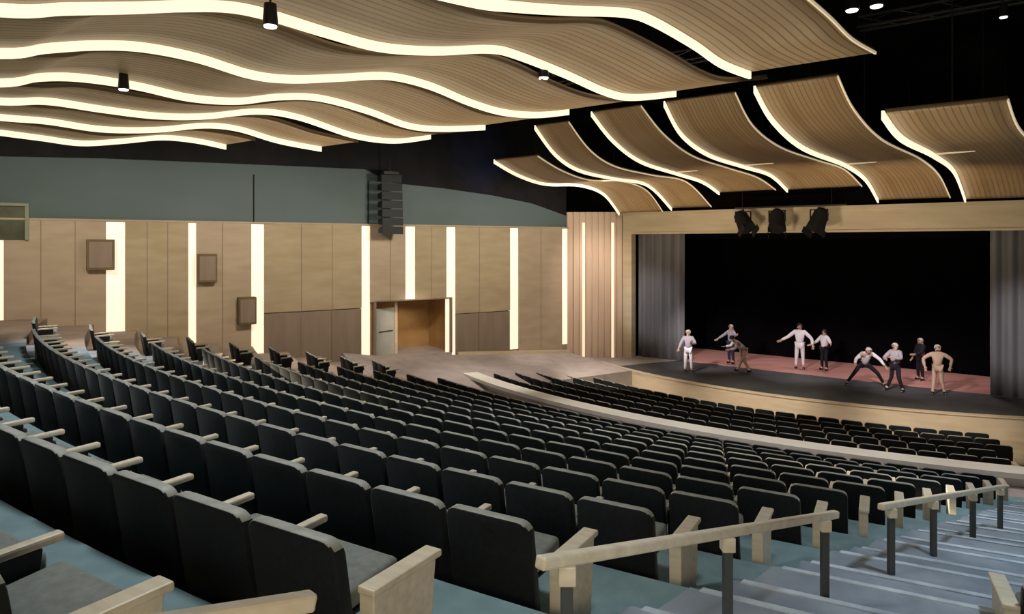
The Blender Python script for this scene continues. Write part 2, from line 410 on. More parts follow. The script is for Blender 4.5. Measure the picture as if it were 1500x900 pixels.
bm = bmesh.new(); pslab(bm, 0, 19.2, -2.5, HOP + .28, 1.15, 1.25); v = obj('wall_border_drape', bm, M['ink'], kind='structure')
# stage floor: apron with curved front
RL = 20.45
lipth = [rad(203.2 + (272 - 203.2) * k / 48) for k in range(49)]
bm = bmesh.new()
front = [pol(RL, t) for t in lipth]
backL = [ppt(23, 5.7), ppt(-2.5, 5.7), ppt(-2.5, .45), spl(.98, .05), spl(.55, .1)]
poly = front + backL
top = [bm.verts.new(W(*p, STAGE)) for p in poly]; bot = [bm.verts.new(W(*p, 7.6)) for p in poly]
bm.faces.new(top); bm.faces.new(bot[::-1])
for i in range(len(poly)): bm.faces.new((top[i], top[(i+1) % len(poly)], bot[(i+1) % len(poly)], bot[i]))
bmesh.ops.triangulate(bm, faces=[f for f in bm.faces if len(f.verts) > 4])
obj('floor_stage', bm, M['stage'], kind='structure')
bm = bmesh.new()
arc(bm, RL - .18, RL + .12, rad(203.0), rad(272), STAGE - .03, STAGE + .02, 60)
arc(bm, RL + .0, RL + .08, rad(203.0), rad(272), STAGE + .02, 7.5, 60)
obj('trim_stage_lip', bm, M['lip'], kind='structure')
bm = bmesh.new(); pslab(bm, -2.4, 22.5, STAGE - .02, STAGE, .9, 5.6); obj('floor_stage_deck', bm, M['deck'], kind='structure')
# curtains
def curtain(u0, u1, back, h0, h1, name, lab):
    bm = bmesh.new(); n = int((u1 - u0) * 26); rows = []
    for k in range(n + 1):
        u = u0 + (u1 - u0) * k / n
        o = .13 * math.sin(u * 2 * math.pi / .52) + .04 * math.sin(u * 9.1)
        rows.append([bm.verts.new(W(*ppt(u, back + o * (1 - .35 * j / 6)), h0 + (h1 - h0) * j / 6)) for j in range(7)])
    for a, b in zip(rows, rows[1:]):
        for j in range(6): bm.faces.new((a[j], b[j], b[j+1], a[j+1]))
    o = obj(name, bm, M['curtain'], smooth=True, label=lab, cat='curtain', group='house curtains')
    sm = o.modifiers.new('thickness', 'SOLIDIFY'); sm.thickness = .015
    return o
curtain(.02, 2.75, .78, -2.2, STAGE - .03, 'stage_curtain', 'grey pleated stage curtain drawn to the left side of the opening')
curtain(16.35, 21.5, .78, -2.2, STAGE - .03, 'stage_curtain', 'grey pleated stage curtain at the right side of the opening')

# ceiling void
bm = bmesh.new()
q = [(-40, -12), (40, -12), (40, 48), (-40, 48)]
hexa(bm, [W(*p, -7.0) for p in q], [W(*p, -7.3) for p in q])
obj('ceiling', bm, M['ink'], kind='structure')

# ------------------------------------------------------------------ ceiling cloud panels
def catmull(pts, n):
    out = []
    P = [pts[0]] + list(pts) + [pts[-1]]
    for i in range(1, len(P) - 2):
        for k in range(n):
            t = k / n; a, b, c, d = P[i-1], P[i], P[i+1], P[i+2]
            out.append(tuple(.5 * (2*b[j] + (c[j]-a[j])*t + (2*a[j]-5*b[j]+4*c[j]-d[j])*t*t + (3*b[j]-a[j]-3*c[j]+d[j])*t**3) for j in range(len(a))))
    out.append(tuple(pts[-1])); return out
def cloud(name, prof, base, direc, across, width, m, label, group, led_h=.17, ext=0, cat='ceiling panel', taper=0, rdrop=0, edge='edgedim', cross=None):
    """prof: list of (L, z): distance back from the front end `base`, height above the eye"""
    prof = sorted(prof)
    if ext:
        L, z = prof[-1]; L2, z2 = prof[-2]; sl = (z - z2) / (L - L2)
        prof = prof + [(L + ext*.35, z + sl*ext*.15 + .05), (L + ext*.7, z + .18), (L + ext, z + .02)]
    cur = catmull(prof, 6)
    e = empty(name, W(base[0], base[1], -cur[0][1]), label=label, cat=cat, group=group)
    inv = Matrix.Translation(-e.location)
    def P(L, a, z): return inv @ W(base[0] - direc[0]*L + across[0]*a, base[1] - direc[1]*L + across[1]*a, -z)
    bm = bmesh.new(); uvl = bm.loops.layers.uv.new('UVMap')
    rows = []
    s = 0; na = 4
    for k, (L, z) in enumerate(cur):
        if k: s += math.hypot(L - cur[k-1][0], z - cur[k-1][1])
        w = width - taper * L
        rows.append(([bm.verts.new(P(L, w*j/na, z + rdrop*j/na)) for j in range(na + 1)], [bm.verts.new(P(L, w*j/na, z + .07 + rdrop*j/na)) for j in range(na + 1)], s))
    def quad(vs, uvs):
        f = bm.faces.new(vs)
        for lp, t in zip(f.loops, uvs): lp[uvl].uv = t
        f.smooth = True
    for (a, a2, sa), (b, b2, sb) in zip(rows, rows[1:]):
        for j in range(na):
            quad((a[j], a[j+1], b[j+1], b[j]), ((sa, j*width/na), (sa, (j+1)*width/na), (sb, (j+1)*width/na), (sb, j*width/na)))
            quad((b2[j], b2[j+1], a2[j+1], a2[j]), ((sb, 0), (sb, 0), (sa, 0), (sa, 0)))
        quad((a[0], b[0], b2[0], a2[0]), ((0, 0),)*4); quad((b[na], a[na], a2[na], b2[na]), ((0, 0),)*4)
    for (a, a2, s_) in (rows[0], rows[-1]):
        for j in range(na): quad((a[j], a[j+1], a2[j+1], a2[j]), ((0, 0),)*4)
    bmesh.ops.recalc_face_normals(bm, faces=bm.faces)
    me = bpy.data.meshes.new('wood_panel'); bm.to_mesh(me); bm.free(); me.materials.append(m)
    link('wood_panel', me, e)
    # lit fascia along the left edge, thin lit edge on the right
    for nm, aa, hh, mm, tk in (('light_strip', -.02, led_h, M['led'], .05), ('edge_trim', None, .05, M[edge], .03)):
        bm = bmesh.new(); rr = []
        for L, z in cur:
            a0 = aa if aa is not None else (width - taper*L) + .02
            zz = z - (hh*.75 if aa is not None else .03) + (rdrop if aa is None else 0)
            rr.append([bm.verts.new(P(L, a0 - tk, zz)), bm.verts.new(P(L, a0, zz)), bm.verts.new(P(L, a0, zz + hh)), bm.verts.new(P(L, a0 - tk, zz + hh))])
        for a, b in zip(rr, rr[1:]):
            for i in range(4): bm.faces.new((a[i], a[(i+1) % 4], b[(i+1) % 4], b[i]))
        bm.faces.new(rr[0]); bm.faces.new(rr[-1][::-1])
        obj(nm, bm, mm, e, label='glowing warm light strip along the edge' if nm == 'light_strip' else None)
    if cross:                                            # glowing sliver stands in for light leaking across at the bend
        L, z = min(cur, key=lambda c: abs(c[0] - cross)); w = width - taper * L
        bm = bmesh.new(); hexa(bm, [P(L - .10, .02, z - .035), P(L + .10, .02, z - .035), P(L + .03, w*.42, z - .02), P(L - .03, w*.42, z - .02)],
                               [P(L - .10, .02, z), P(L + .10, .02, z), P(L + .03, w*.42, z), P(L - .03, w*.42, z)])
        obj('cross_glow', bm, M['edgeglow'], e)
    # hanger rods up to the void
    for f in (.12, .5, .85):
        L, z = cur[int(f * (len(cur) - 1))]
        bm = bmesh.new(); p = P(L, (width - taper*L)*.5, z + .07); tube(bm, [p, p + Vector((0, 0, max(.3, (6.9 - z - .07) * S)))], .012, 6)
        obj('hanger_rod', bm, M['metal'], e)
    return e, cur

LEDS = [
 ([(0,190),(60,198),(120,206),(180,203),(240,198),(290,203),(332,212)], -.9),
 ([(0,167),(70,173),(150,185),(230,186),(300,180),(350,185),(410,203),(472,215)], 1.5),
 ([(0,143),(70,143),(150,155),(230,165),(300,166),(380,159),(440,168),(520,195),(580,203),(632,197)], 3.9),
 ([(0,115),(60,107),(120,108),(200,120),(280,138),(350,143),(410,137),(470,139),(540,158),(600,180),(650,185),(712,183)], 6.2),
 ([(0,70),(70,63),(140,59),(210,62),(290,78),(370,103),(430,110),(500,108),(570,106),(630,120),(690,145),(740,160),(790,164),(835,160)], 8.85),
 ([(0,4),(100,3),(200,2),(270,0),(340,2),(400,15),(480,40),(560,62),(640,68),(720,66),(760,75),(830,103),(890,130),(930,138),(992,133)], 11.3),
 ([(690,-8),(760,2),(840,8),(920,12),(960,25),(1020,60),(1060,88),(1102,105)], 13.45),
]
CD = (.73, .683); OR = ['the one farthest toward the left wall', 'second out from the left wall', 'third out from the left wall', 'fourth out from the left wall',
   'fifth out from the left wall', 'sixth out from the left wall', 'nearest overhead, widest in view']
us = [u for _, u in LEDS] + [15.75]
for k, (pts, u) in enumerate(LEDS):
    xe, ye = pts[-1]; kk = (xe - 750) / 1000
    # front end: on the cross line u where the sight line of the traced end meets it
    D = ((PP[0] + PU[0]*u) - kk*(PP[1] + PU[1]*u)) / (PN[0] - kk*PN[1])
    bx, by = ppt(u, -D)
    prof = []
    for x, y in pts:
        q = (x - 750) / 1000
        L = (bx - q*by) / (CD[0] - q*CD[1]); prof.append((L, (358 - y) / 1000 * (by - CD[1]*L)))
    cloud('ceiling_panel', prof, (bx, by), CD, PU, (us[k+1] - u) * (.62, .66, .70, .84, .88, .95, .95)[k], M['slat'],
          'wavy slatted wood ceiling panel with a glowing left edge, ' + OR[k], 'wavy ceiling panels over the seats', led_h=.185, ext=4.5, edge='edgeglow' if k == 6 else 'edgedim')
FR2 = [
 [(725,235),(760,255),(800,268),(850,270),(885,283),(908,312)],
 [(785,185),(815,225),(850,248),(900,260),(950,270),(985,305)],
 [(868,165),(900,205),(940,235),(990,252),(1030,265),(1055,282)],
 [(975,150),(1000,195),(1040,225),(1090,242),(1130,255),(1155,278)],
 [(1108,128),(1135,175),(1180,215),(1240,240),(1270,262),(1288,293)],
 [(1297,165),(1325,200),(1370,225),(1400,250),(1416,292)],
]
FU = []
for pts in FR2:
    kk = (pts[-1][0] - 750) / 1000; P0 = ppt(0, -1.5)
    FU.append((kk*P0[1] - P0[0]) / (PU[0] - kk*PU[1]))
FU.append(FU[-1] + 3.2)
ORD = ['first from the left', 'second from the left', 'third from the left', 'fourth from the left', 'fifth and tallest from the left', 'last on the right']
for k, pts in enumerate(FR2):
    bx, by = ppt(FU[k], -1.5); prof = []
    for x, y in pts:
        q = (x - 750) / 1000; L = (bx - q*by) / (PN[0] - q*PN[1]); prof.append((L, (358 - y) / 1000 * (by - PN[1]*L)))
    cloud('stage_canopy_panel', prof, (bx, by), PN, PU, (FU[k+1] - FU[k]) * .82, M['slat2'],
          'curved wood canopy panel sweeping down to the stage opening, ' + ORD[k], 'canopy panels before the stage', led_h=.17, edge='edgeglow', taper=(FU[k+1] - FU[k]) * (.24 if k else .1) / max(L0 for L0, _ in prof),
          cross=sorted(prof)[2 if k in (0, 1, 2, 3, 4) else 2][0] if k > 1 else None)

# ------------------------------------------------------------------ theatre seats
PITCH = .74
def rounded_back():
    bm = bmesh.new(); w, z0, z1, r, t = .285, .06, .675, .075, .075
    pts = [(-w, z0), (w, z0)]
    for k in range(5): a = k * math.pi / 8; pts.append((w - r + r*math.cos(a), z1 - r + r*math.sin(a)))
    for k in range(5): a = math.pi/2 + k * math.pi / 8; pts.append((-w + r + r*math.cos(a), z1 - r + r*math.sin(a)))
    prism(bm, [(x, -.36, z) for x, z in pts], (0, -t, 0), bevel=.012, seg=2)
    for v in bm.verts:
        v.co.y -= (v.co.z - .3) * .16
        v.co.y += .02 * (1 - (v.co.x / w)**2) * -1
    return bm
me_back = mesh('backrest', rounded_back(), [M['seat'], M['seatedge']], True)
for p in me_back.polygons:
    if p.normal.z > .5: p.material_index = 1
bm = bmesh.new(); box(bm, -.245, .245, -.35, -.0, .285, .385, bevel=.035, seg=3)
for v in bm.verts: v.co.z += (v.co.y + .4) * .10
me_cush = mesh('cushion', bm, M['cushion'], True)
bm = bmesh.new(); box(bm, -.03, .03, -.375, .02, .462, .50, bevel=.012)
for v in bm.verts: v.co.z += max(0, v.co.y + .2) * .06
me_arm = mesh('armrest', bm, M['armwood'])
bm = bmesh.new(); prism(bm, [(-.018, -.32, 0), (-.018, -.12, 0), (-.018, -.06, .465), (-.018, -.37, .465)], (.036, 0, 0)); me_sup = mesh('support', bm, M['metal'])
bm = bmesh.new(); prism(bm, [(-.015, -.43, 0), (-.015, -.06, 0), (-.015, -.01, .47), (-.015, -.44, .47)], (.085, 0, 0), bevel=.006)
box(bm, -.014, .085, -.455, .02, .47, .505, bevel=.01)
me_panel = mesh('end_panel', bm, M['armwood'])
bm = bmesh.new(); box(bm, -.23, .23, -.33, -.04, .262, .284, bevel=.008); box(bm, -.03, .03, -.30, -.2, 0, .262); me_base = mesh('base', bm, M['metal'])

def words_of(n):
    a = ['first','second','third','fourth','fifth','sixth','seventh','eighth','ninth','tenth','eleventh','twelfth','thirteenth','fourteenth','fifteenth',
         'sixteenth','seventeenth','eighteenth','nineteenth','twentieth']
    if n <= 20: return a[n-1]
    return ('twenty-' if n < 30 else 'thirty-') + a[n % 10 - 1] if n % 10 else 'thirtieth'
spots = []   # (distance, R, theta, floor h, end panel flags, label, group)
def inview(x, d, h):
    if d < .9: return False
    px = 750 + 1000*x/d; py = 358 + 1000*(h - .8)/d
    return -230 < px < 1640 and py < 1010
for i in range(-2, 12):
    R = Rrow(i); tr, tl = th_right(R), th_left(R)
    n = int(((tr - tl) * R - .15) / PITCH); step = PITCH / R
    for j in range(n):
        th = tr - (j + .5) * step - .15/R; x, d = pol(R, th)
        if not inview(x, d, hrow(i)): continue
        lab = 'dark theatre seat, %s from the right stair aisle, %s row up from the white parapet' % (words_of(j+1), words_of(12 - i))
        spots.append((math.hypot(x, d), R, th, hrow(i), j == 0, j == n - 1, lab, 'dark seats of the main bank'))
for i in range(1, 11):                               # a few seats beyond the left aisle
    R = Rrow(i); tl = th_left(R) - 1.65 / R; step = PITCH / R
    for j in range(2):
        th = tl - (j + .5) * step; x, d = pol(R, th)
        dist = (x - WP[0]) * WN[0] + (d - WP[1]) * WN[1]
        if dist < .95 or not inview(x, d, hrow(i)): continue
        lab = 'dark theatre seat beyond the left aisle, %s from it, %s row up from the parapet' % (words_of(j+1), words_of(12 - i))
        spots.append((math.hypot(x, d), R, th, hrow(i), j == 0, False, lab, 'dark seats by the left wall'))
for j in range(2):                                   # corner of the right-hand bank
    R = Rrow(3) + .62; th = th_right(R, AW + .0) + (j + .5) * PITCH / R; x, d = pol(R, th)
    spots.append((math.hypot(x, d), R, th, hrow(3), False, j == 0, 'dark theatre seat right of the stair aisle, %s from it, at the frame corner' % words_of(j+1), 'seats right of the aisle'))
for i, (R, h) in enumerate(FR):
    step = PITCH / R; t0, t1 = rad(208.9 - .3*i), rad(250.4 + .4*i); n = int((t1 - t0) / step)
    for j in range(n):
        th = t0 + (j + .5) * step; x, d = pol(R, th)
        lab = 'black seat below the white parapet, %s from its left end, %s row toward the stage' % (words_of(j+1), words_of(i+1))
        spots.append((math.hypot(x, d), R, th, h, j == n - 1, j == 0, lab, 'black seats in front of the stage'))
spots.sort(key=lambda s: s[0])
print('SEATS', len(spots))
rest = bmesh.new()
pieces = (me_back, me_cush, me_arm, me_base)
for k, (dist, R, th, h, endR, endL, lab, grp) in enumerate(spots):
    x, d = pol(R, th); loc = W(x, d, h); rz = th + math.pi/2       # local +Y looks to the centre of the arcs
    hw = PITCH * S / 2
    if k < 300:
        e = empty('theater_seat', loc, rz, label=lab, cat='seat', group=grp)
        link('backrest', me_back, e); link('cushion', me_cush, e); link('base', me_base, e)
        # seen from behind: +X local is the right-hand side
        o = link('end_panel' if endR else 'armrest', me_panel if endR else me_arm, e); o.location.x = hw + (.10 if endR else 0)
        if not endR: p = link('support', me_sup, o)
        if endL:
            o = link('end_panel', me_panel, e); o.location.x = -hw; o.rotation_euler.z = 0; o.scale.x = -1
    else:
        mx = Matrix.Translation(loc) @ Matrix.Rotation(rz, 4, 'Z')
        for me, off in ((me_back, 0), (me_cush, 0), (me_arm, hw), (me_sup, hw), (me_base, 0)):
            tmp = bmesh.new(); tmp.from_mesh(me)
            bmesh.ops.transform(tmp, matrix=mx @ Matrix.Translation((off, 0, 0)), verts=tmp.verts)
            mi = {me_back: 0, me_cush: 2, me_arm: 3, me_sup: 4, me_base: 4}[me]
            vm = {v: rest.verts.new(v.co) for v in tmp.verts}
            for f in tmp.faces:
                g = rest.faces.new([vm[v] for v in f.verts]); g.material_index = mi + f.material_index; g.smooth = f.smooth
            tmp.free()
if len(rest.verts):
    obj('theater_seats', rest, [M['seat'], M['seatedge'], M['cushion'], M['armwood'], M['metal']], label='rows of small black seats between the white parapet and the stage', cat='seats', kind='stuff')

# ------------------------------------------------------------------ stair handrails
def rail(d0, d1, posts, lab):
    def at(d): return (d - 3.10, d, 1.51 + (d - 3.23) * .309)
    a, b = W(*at(d0)), W(*at(d1)); dv = (b - a)
    e = empty('handrail', W(at(d0)[0], d0, at(d0)[2] + .8), label=lab, cat='handrail', group='wood handrails on the stair aisle')
    rot = dv.to_track_quat('Y', 'Z').to_matrix().to_4x4()
    bm = bmesh.new(); box(bm, -.026, .026, 0, dv.length, -.026, .026, mx=Matrix.Translation(a - e.location) @ rot, bevel=.01)
    obj('rail', bm, M['armwood'], e)
    for d in posts:
        X, dd, h = at(d); R = math.hypot(X - CX, dd - CY)
        i = math.floor((R0 + FRONT - R) / DR) ; fl = hrow(i)
        if R > Rrow(i) + FRONT - .66: fl -= .164
        p = W(X, dd, fl) - e.location; q = W(X, dd, h) - e.location
        bm = bmesh.new(); box(bm, p.x - .024, p.x + .024, p.y - .024, p.y + .024, p.z, q.z - .02, bevel=.004)
        po = obj('post', bm, M['steel'], e)
        bm = bmesh.new(); box(bm, p.x - .035, p.x + .035, p.y - .035, p.y + .035, q.z - .10, q.z - .02, bevel=.005); obj('bracket', bm, M['armwood'], po)
rail(-.2, 2.40, [1.0, 2.1], 'wooden handrail at the bottom of the photo, nearest on the stairs')
rail(3.23, 5.90, [3.37, 4.53, 5.72], 'long wooden stair handrail in the middle, beside the last near seats')
rail(6.74, 11.07, [6.97, 8.1, 9.54, 10.88], 'farther wooden stair handrail running down toward the parapet')

# ------------------------------------------------------------------ hanging lamps and rigging
def pix(x, y, d): return W((x - 750) / 1000 * d, d, (y - 358) / 1000 * d)
def can(x, y, d, r, lab, grp, up=1.2):
    p = pix(x, y, d); e = empty('spotlight', p, label=lab, cat='spotlight', group=grp)
    bm = bmesh.new(); tube(bm, [(0, 0, .22), (0, 0, .03), (0, 0, 0)], [r*.8, r, r], 16); obj('housing', bm, M['metal'], e, smooth=False)
    bm = bmesh.new(); tube(bm, [(0, 0, 0), (0, 0, -.015)], [r*.86, r*.8], 16); obj('lens', bm, M['lens'], e)
    bm = bmesh.new(); tube(bm, [(0, 0, .2), (0, 0, up)], .012, 6); obj('stem', bm, M['metal'], e)
can(396, 38, 8.3, .075, 'small bright spotlight hanging between two wavy panels, upper left', 'small ceiling spotlights')
can(181, 131, 12.0, .075, 'small dim spotlight under the fifth wavy panel, far left', 'small ceiling spotlights')
can(796, 114, 13.0, .09, 'small spotlight under the wavy panels at the centre', 'small ceiling spotlights')
can(1248, 15, 12.5, .10, 'bright spotlight in the dark void beside the nearest panel end, left of the pair', 'spotlights in the dark void')
can(1284, 9, 13.5, .11, 'spotlight in the dark void beside the nearest panel end, right of the pair', 'spotlights in the dark void')
can(1470, 25, 14.5, .07, 'faint spotlight in the dark void at the upper right corner', 'spotlights in the dark void')
# lamps hung on a bar before the proscenium header
e = empty('lighting_bar', W(*ppt(6.2, -1.1), -1.77), math.atan2(PU[1], PU[0]), label='dark pipe with clamps hung before the stage opening header', cat='lighting bar')
bm = bmesh.new(); tube(bm, [(0, 0, 0), (4.1, 0, 0)], .035, 8); obj('pipe', bm, M['metal'], e)
for x in (.3, 3.6):
    bm = bmesh.new(); tube(bm, [(x, 0, 0), (x, 0, 1.2)], .012, 6); obj('hanger', bm, M['metal'], e)
for k, (u, tilt, lab) in enumerate(((6.6, .6, 'black stage lamp on the bar over the stage, leftmost of three'), (8.2, .12, 'black stage lamp on the bar over the stage, middle of three'),
                        (10.05, -.25, 'black stage lamp on the bar over the stage, right of the gap'))):
    e = empty('stage_lamp', W(*ppt(u, -1.1), -1.72), math.atan2(PU[1], PU[0]), label=lab, cat='stage lamp', group='black lamps over the stage opening')
    bm = bmesh.new(); tube(bm, [(0, 0, -.02), (0, 0, -.12)], .05, 8)
    for x in (-.30, .30): box(bm, x - .02, x + .02, -.03, .03, -.55, -.10)
    box(bm, -.32, .32, -.03, .03, -.14, -.10); obj('yoke', bm, M['black'], e)
    bm = bmesh.new(); d = Vector((math.sin(tilt)*1, -.45, -math.cos(tilt))).normalized(); c = Vector((0, 0, -.48))
    tube(bm, [c - d*.42, c - d*.3, c + d*.15, c + d*.42], [.16, .26, .30, .34], 18); obj('barrel', bm, M['black'], e)
    q = d.to_track_quat('Y', 'Z').to_matrix().to_4x4()
    for s in (-1, 1):
        bm = bmesh.new(); box(bm, s*.31 - .01, s*.31 + .01, .42, .66, -.26, .26, mx=Matrix.Translation(c) @ q); obj('barn_door', bm, M['black'], e)
# line array loudspeaker before the teal wall
e = empty('line_array', W(*wpt(wall_t(561), .8), wall_h(561, 344)), math.atan2(WU[1], WU[0]), label='dark hanging column of stacked loudspeakers before the teal wall above the doorway', cat='loudspeaker column')
hcol = (wall_h(561, 344) - wall_h(561, 258)) * S
bm = bmesh.new(); box(bm, -.3, .3, -.2, .2, hcol + .0, hcol + .1); tube(bm, [(0, 0, hcol), (0, 0, hcol + 2.2)], .02, 6); obj('hanging_frame', bm, M['metal'], e)
for k in range(7):
    z = hcol * k / 7; y = -.02 * (6 - k)
    bm = bmesh.new(); prism(bm, [(-.42, -.22 + y, z + .01), (-.42, -.22 + y, z + hcol/7 - .03), (-.42, .22 + y, z + hcol/7 - .08), (-.42, .22 + y, z + .06)], (.84, 0, 0), bevel=.015)
    obj('cabinet', bm, mat('array_black', (.012, .016, .018), .6) if k == 0 else bpy.data.materials['array_black'], e)
# dark lighting truss in the gap before the left canopy
def truss(p0, p1, lab, w=.3):
    a, b = p0, p1; dv = b - a; L = dv.length
    e = empty('lighting_truss', a, 0, label=lab, cat='truss')
    rot = dv.to_track_quat('Y', 'Z').to_matrix().to_4x4()
    bm = bmesh.new(); cs = [(-w/2, 0), (w/2, 0), (0, w*.8)]
    for x, z in cs: tube(bm, [rot @ Vector((x, 0, z)), rot @ Vector((x, L, z))], .03, 6)
    obj('chord', bm, M['metal'], e)
    bm = bmesh.new(); n = int(L / .6)
    for k in range(n):
        for (xa, za), (xb, zb) in zip(cs, cs[1:] + cs[:1]):
            tube(bm, [rot @ Vector((xa, k*L/n, za)), rot @ Vector((xb, (k+1)*L/n, zb))], .014, 5)
    obj('brace', bm, M['metal'], e)
    for f in (.15, .85):
        bm = bmesh.new(); p = rot @ Vector((0, L*f, w*.8)); tube(bm, [p, p + Vector((0, 0, 1.6))], .012, 5)
        obj('hanger', bm, M['metal'], e)
truss(W(*ppt(1.5, -18.6), -4.4), W(*ppt(13, -18.6), -4.4), 'dark lighting truss spanning the void between seat ceiling and canopy')
truss(W(*ppt(14.5, -16), -5.2), W(*ppt(21, -16), -5.2), 'dark truss high in the black void at the upper right')

# ------------------------------------------------------------------ performers on the stage
def skin_mesh(J, edges_, name, mats, grow=0):
    names = sorted({n for e_ in edges_ for n in e_}); names.sort(key=lambda n: n != 'pelvis')
    idx = {n: i for i, n in enumerate(names)}
    me = bpy.data.meshes.new('tmp'); me.from_pydata([J[n][0] for n in names], [(idx[a], idx[b]) for a, b in edges_], [])
    o = bpy.data.objects.new('tmp', me); COL.objects.link(o)
    o.modifiers.new('s', 'SKIN').use_smooth_shade = True
    for n, v in zip(names, me.skin_vertices[0].data): v.radius = (J[n][1] + grow,)*2; v.use_root = (n == names[0])
    o.modifiers.new('d', 'SUBSURF').levels = 1
    dg = bpy.context.evaluated_depsgraph_get(); dg.update()
    out = bpy.data.meshes.new_from_object(o.evaluated_get(dg)); out.name = name
    bpy.data.objects.remove(o); bpy.data.meshes.remove(me)
    out.materials.clear()
    for m in mats: out.materials.append(m)
    for p in out.polygons: p.use_smooth = True
    return out
def person(u, back, face, pose, top, legs, hair, lab, long_sleeve=True, scale=1.0, skirt=False):
    """pose: dict of joint -> (x right, y forward, z up) in metres for a 1.72 m figure standing at the origin"""
    P = dict(pelvis=(0,0,.93), waist=(0,0,1.07), chest=(0,0,1.28), neck=(0,0,1.44), skull=(0,.01,1.54), crown=(0,.015,1.66),
             shl=(-.17,0,1.39), shr=(.17,0,1.39), ell=(-.26,.02,1.13), elr=(.26,.02,1.13), wrl=(-.30,.12,.90), wrr=(.30,.12,.90),
             hipl=(-.09,0,.90), hipr=(.09,0,.90), knl=(-.11,.03,.50), knr=(.11,.03,.50), anl=(-.13,0,.09), anr=(.13,0,.09))
    P.update(pose)
    rr = dict(pelvis=.125, waist=.12, chest=.14, neck=.055, skull=.09, crown=.075, shl=.066, shr=.066, ell=.045, elr=.045, wrl=.03, wrr=.03,
              hipl=.085, hipr=.085, knl=.062, knr=.062, anl=.042, anr=.042)
    J = {k: (Vector(v), rr[k]) for k, v in P.items()}
    E_ = [('pelvis','waist'),('waist','chest'),('chest','neck'),('neck','skull'),('skull','crown'),('chest','shl'),('chest','shr'),('shl','ell'),('shr','elr'),('ell','wrl'),('elr','wrr'),
          ('pelvis','hipl'),('pelvis','hipr'),('hipl','knl'),('hipr','knr'),('knl','anl'),('knr','anr')]
    for s in 'lr':
        w = J['wr'+s][0]; d = (w - J['el'+s][0]).normalized(); sd_ = d.cross(Vector((0,1,.2))).normalized(); nn = sd_.cross(d)
        J['pa'+s] = (w + d*.06, .034); E_.append(('wr'+s, 'pa'+s))
        for f, (off, ln) in enumerate(((-.03,.075), (-.01,.09), (.01,.085), (.03,.065))):
            J['f%d%s' % (f, s)] = (w + d*.10 + sd_*off, .011); J['g%d%s' % (f, s)] = (w + d*(.10 + ln) + sd_*off*1.3 + nn*.02, .008)
            E_ += [('pa'+s, 'f%d%s' % (f, s)), ('f%d%s' % (f, s), 'g%d%s' % (f, s))]
        J['t0'+s] = (w + d*.04 - sd_*.045, .012); J['t1'+s] = (w + d*.08 - sd_*.07, .009); E_ += [('wr'+s, 't0'+s), ('t0'+s, 't1'+s)]
        a = J['an'+s][0]; J['he'+s] = (a + Vector((0,-.05,-.045)), .035); J['to'+s] = (a + Vector((.02*(1 if s == 'r' else -1),.16,-.055)), .032)
        E_ += [('an'+s, 'he'+s), ('an'+s, 'to'+s)]
    low = min(J[n][0].z - J[n][1]*.8 for n in ('hel','her','tol','tor'))
    x, d = ppt(u, back); e = empty('person', W(x, d, STAGE - .02), face, label=lab, cat='person'); e.scale = (scale,)*3
    e.location.z -= low * scale
    link('body', skin_mesh(J, E_, 'body', [M['skin']]), e)
    sub = lambda names: [q for q in E_ if q[0] in names and q[1] in names]
    arms = ['shl','shr','ell','elr'] + (['wrl','wrr'] if long_sleeve else [])
    JJ = dict(J); JJ['neck'] = (J['chest'][0].lerp(J['neck'][0], .75), .05)
    link('shirt', skin_mesh(JJ, sub(['pelvis','waist','chest','neck'] + arms), 'shirt', [top], .02), e)
    link('trousers', skin_mesh(J, sub(['pelvis','hipl','hipr','knl','knr','anl','anr']), 'trousers', [legs], .01), e)
    link('shoes', skin_mesh(J, [('anl','hel'),('anl','tol')], 'shoes', [M['dark']], .008), e); link('shoes', skin_mesh(J, [('anr','her'),('anr','tor')], 'shoes', [M['dark']], .008), e)
    # hair: cap over the back and top of the skull
    sk, cr = J['skull'][0], J['crown'][0]; up = (cr - sk).normalized(); c = sk.lerp(cr, .45)
    bm = bmesh.new(); bmesh.ops.create_uvsphere(bm, u_segments=16, v_segments=12, radius=.108)
    fw = Vector((0, 1, 0)); fw = (fw - up*fw.dot(up)).normalized()
    bmesh.ops.delete(bm, geom=[f for f in bm.faces if f.calc_center_median().z < -.015 and f.calc_center_median().y > -.02 or f.calc_center_median().y > .06 and f.calc_center_median().z < .05], context='FACES')
    mx = Matrix((fw.cross(up), fw, up)).transposed().to_4x4(); mx.translation = c + up*.015
    bmesh.ops.transform(bm, matrix=mx, verts=bm.verts); o = obj('hair', bm, hair, e, smooth=True)
    o.modifiers.new('t', 'SOLIDIFY').thickness = .012
    bm = bmesh.new()                                     # face: nose, eyes, mouth, ears
    for px, py, pz, r in ((0, .098, -.01, .016), (-.085, 0, 0, .022), (.085, 0, 0, .022)):
        bmesh.ops.create_icosphere(bm, subdivisions=1, radius=r, matrix=mx @ Matrix.Translation((px, py, pz - .02)))
    obj('face', bm, M['skin'], e, smooth=True)
    bm = bmesh.new()
    for px in (-.034, .034): bmesh.ops.create_icosphere(bm, subdivisions=1, radius=.012, matrix=mx @ Matrix.Translation((px, .088, .0)))
    box(bm, -.025, .025, .085, .092, -.066, -.058, mx=mx); obj('eyes_and_mouth', bm, M['hair'], e)
    return e
FA = math.atan2(-PN[1], -PN[0]) - math.pi/2           # facing the audience
lean = dict(waist=(0,.10,1.02), chest=(0,.25,1.16), neck=(0,.38,1.25), skull=(0,.45,1.32), crown=(0,.50,1.43), shl=(-.17,.33,1.23), shr=(.17,.33,1.23))
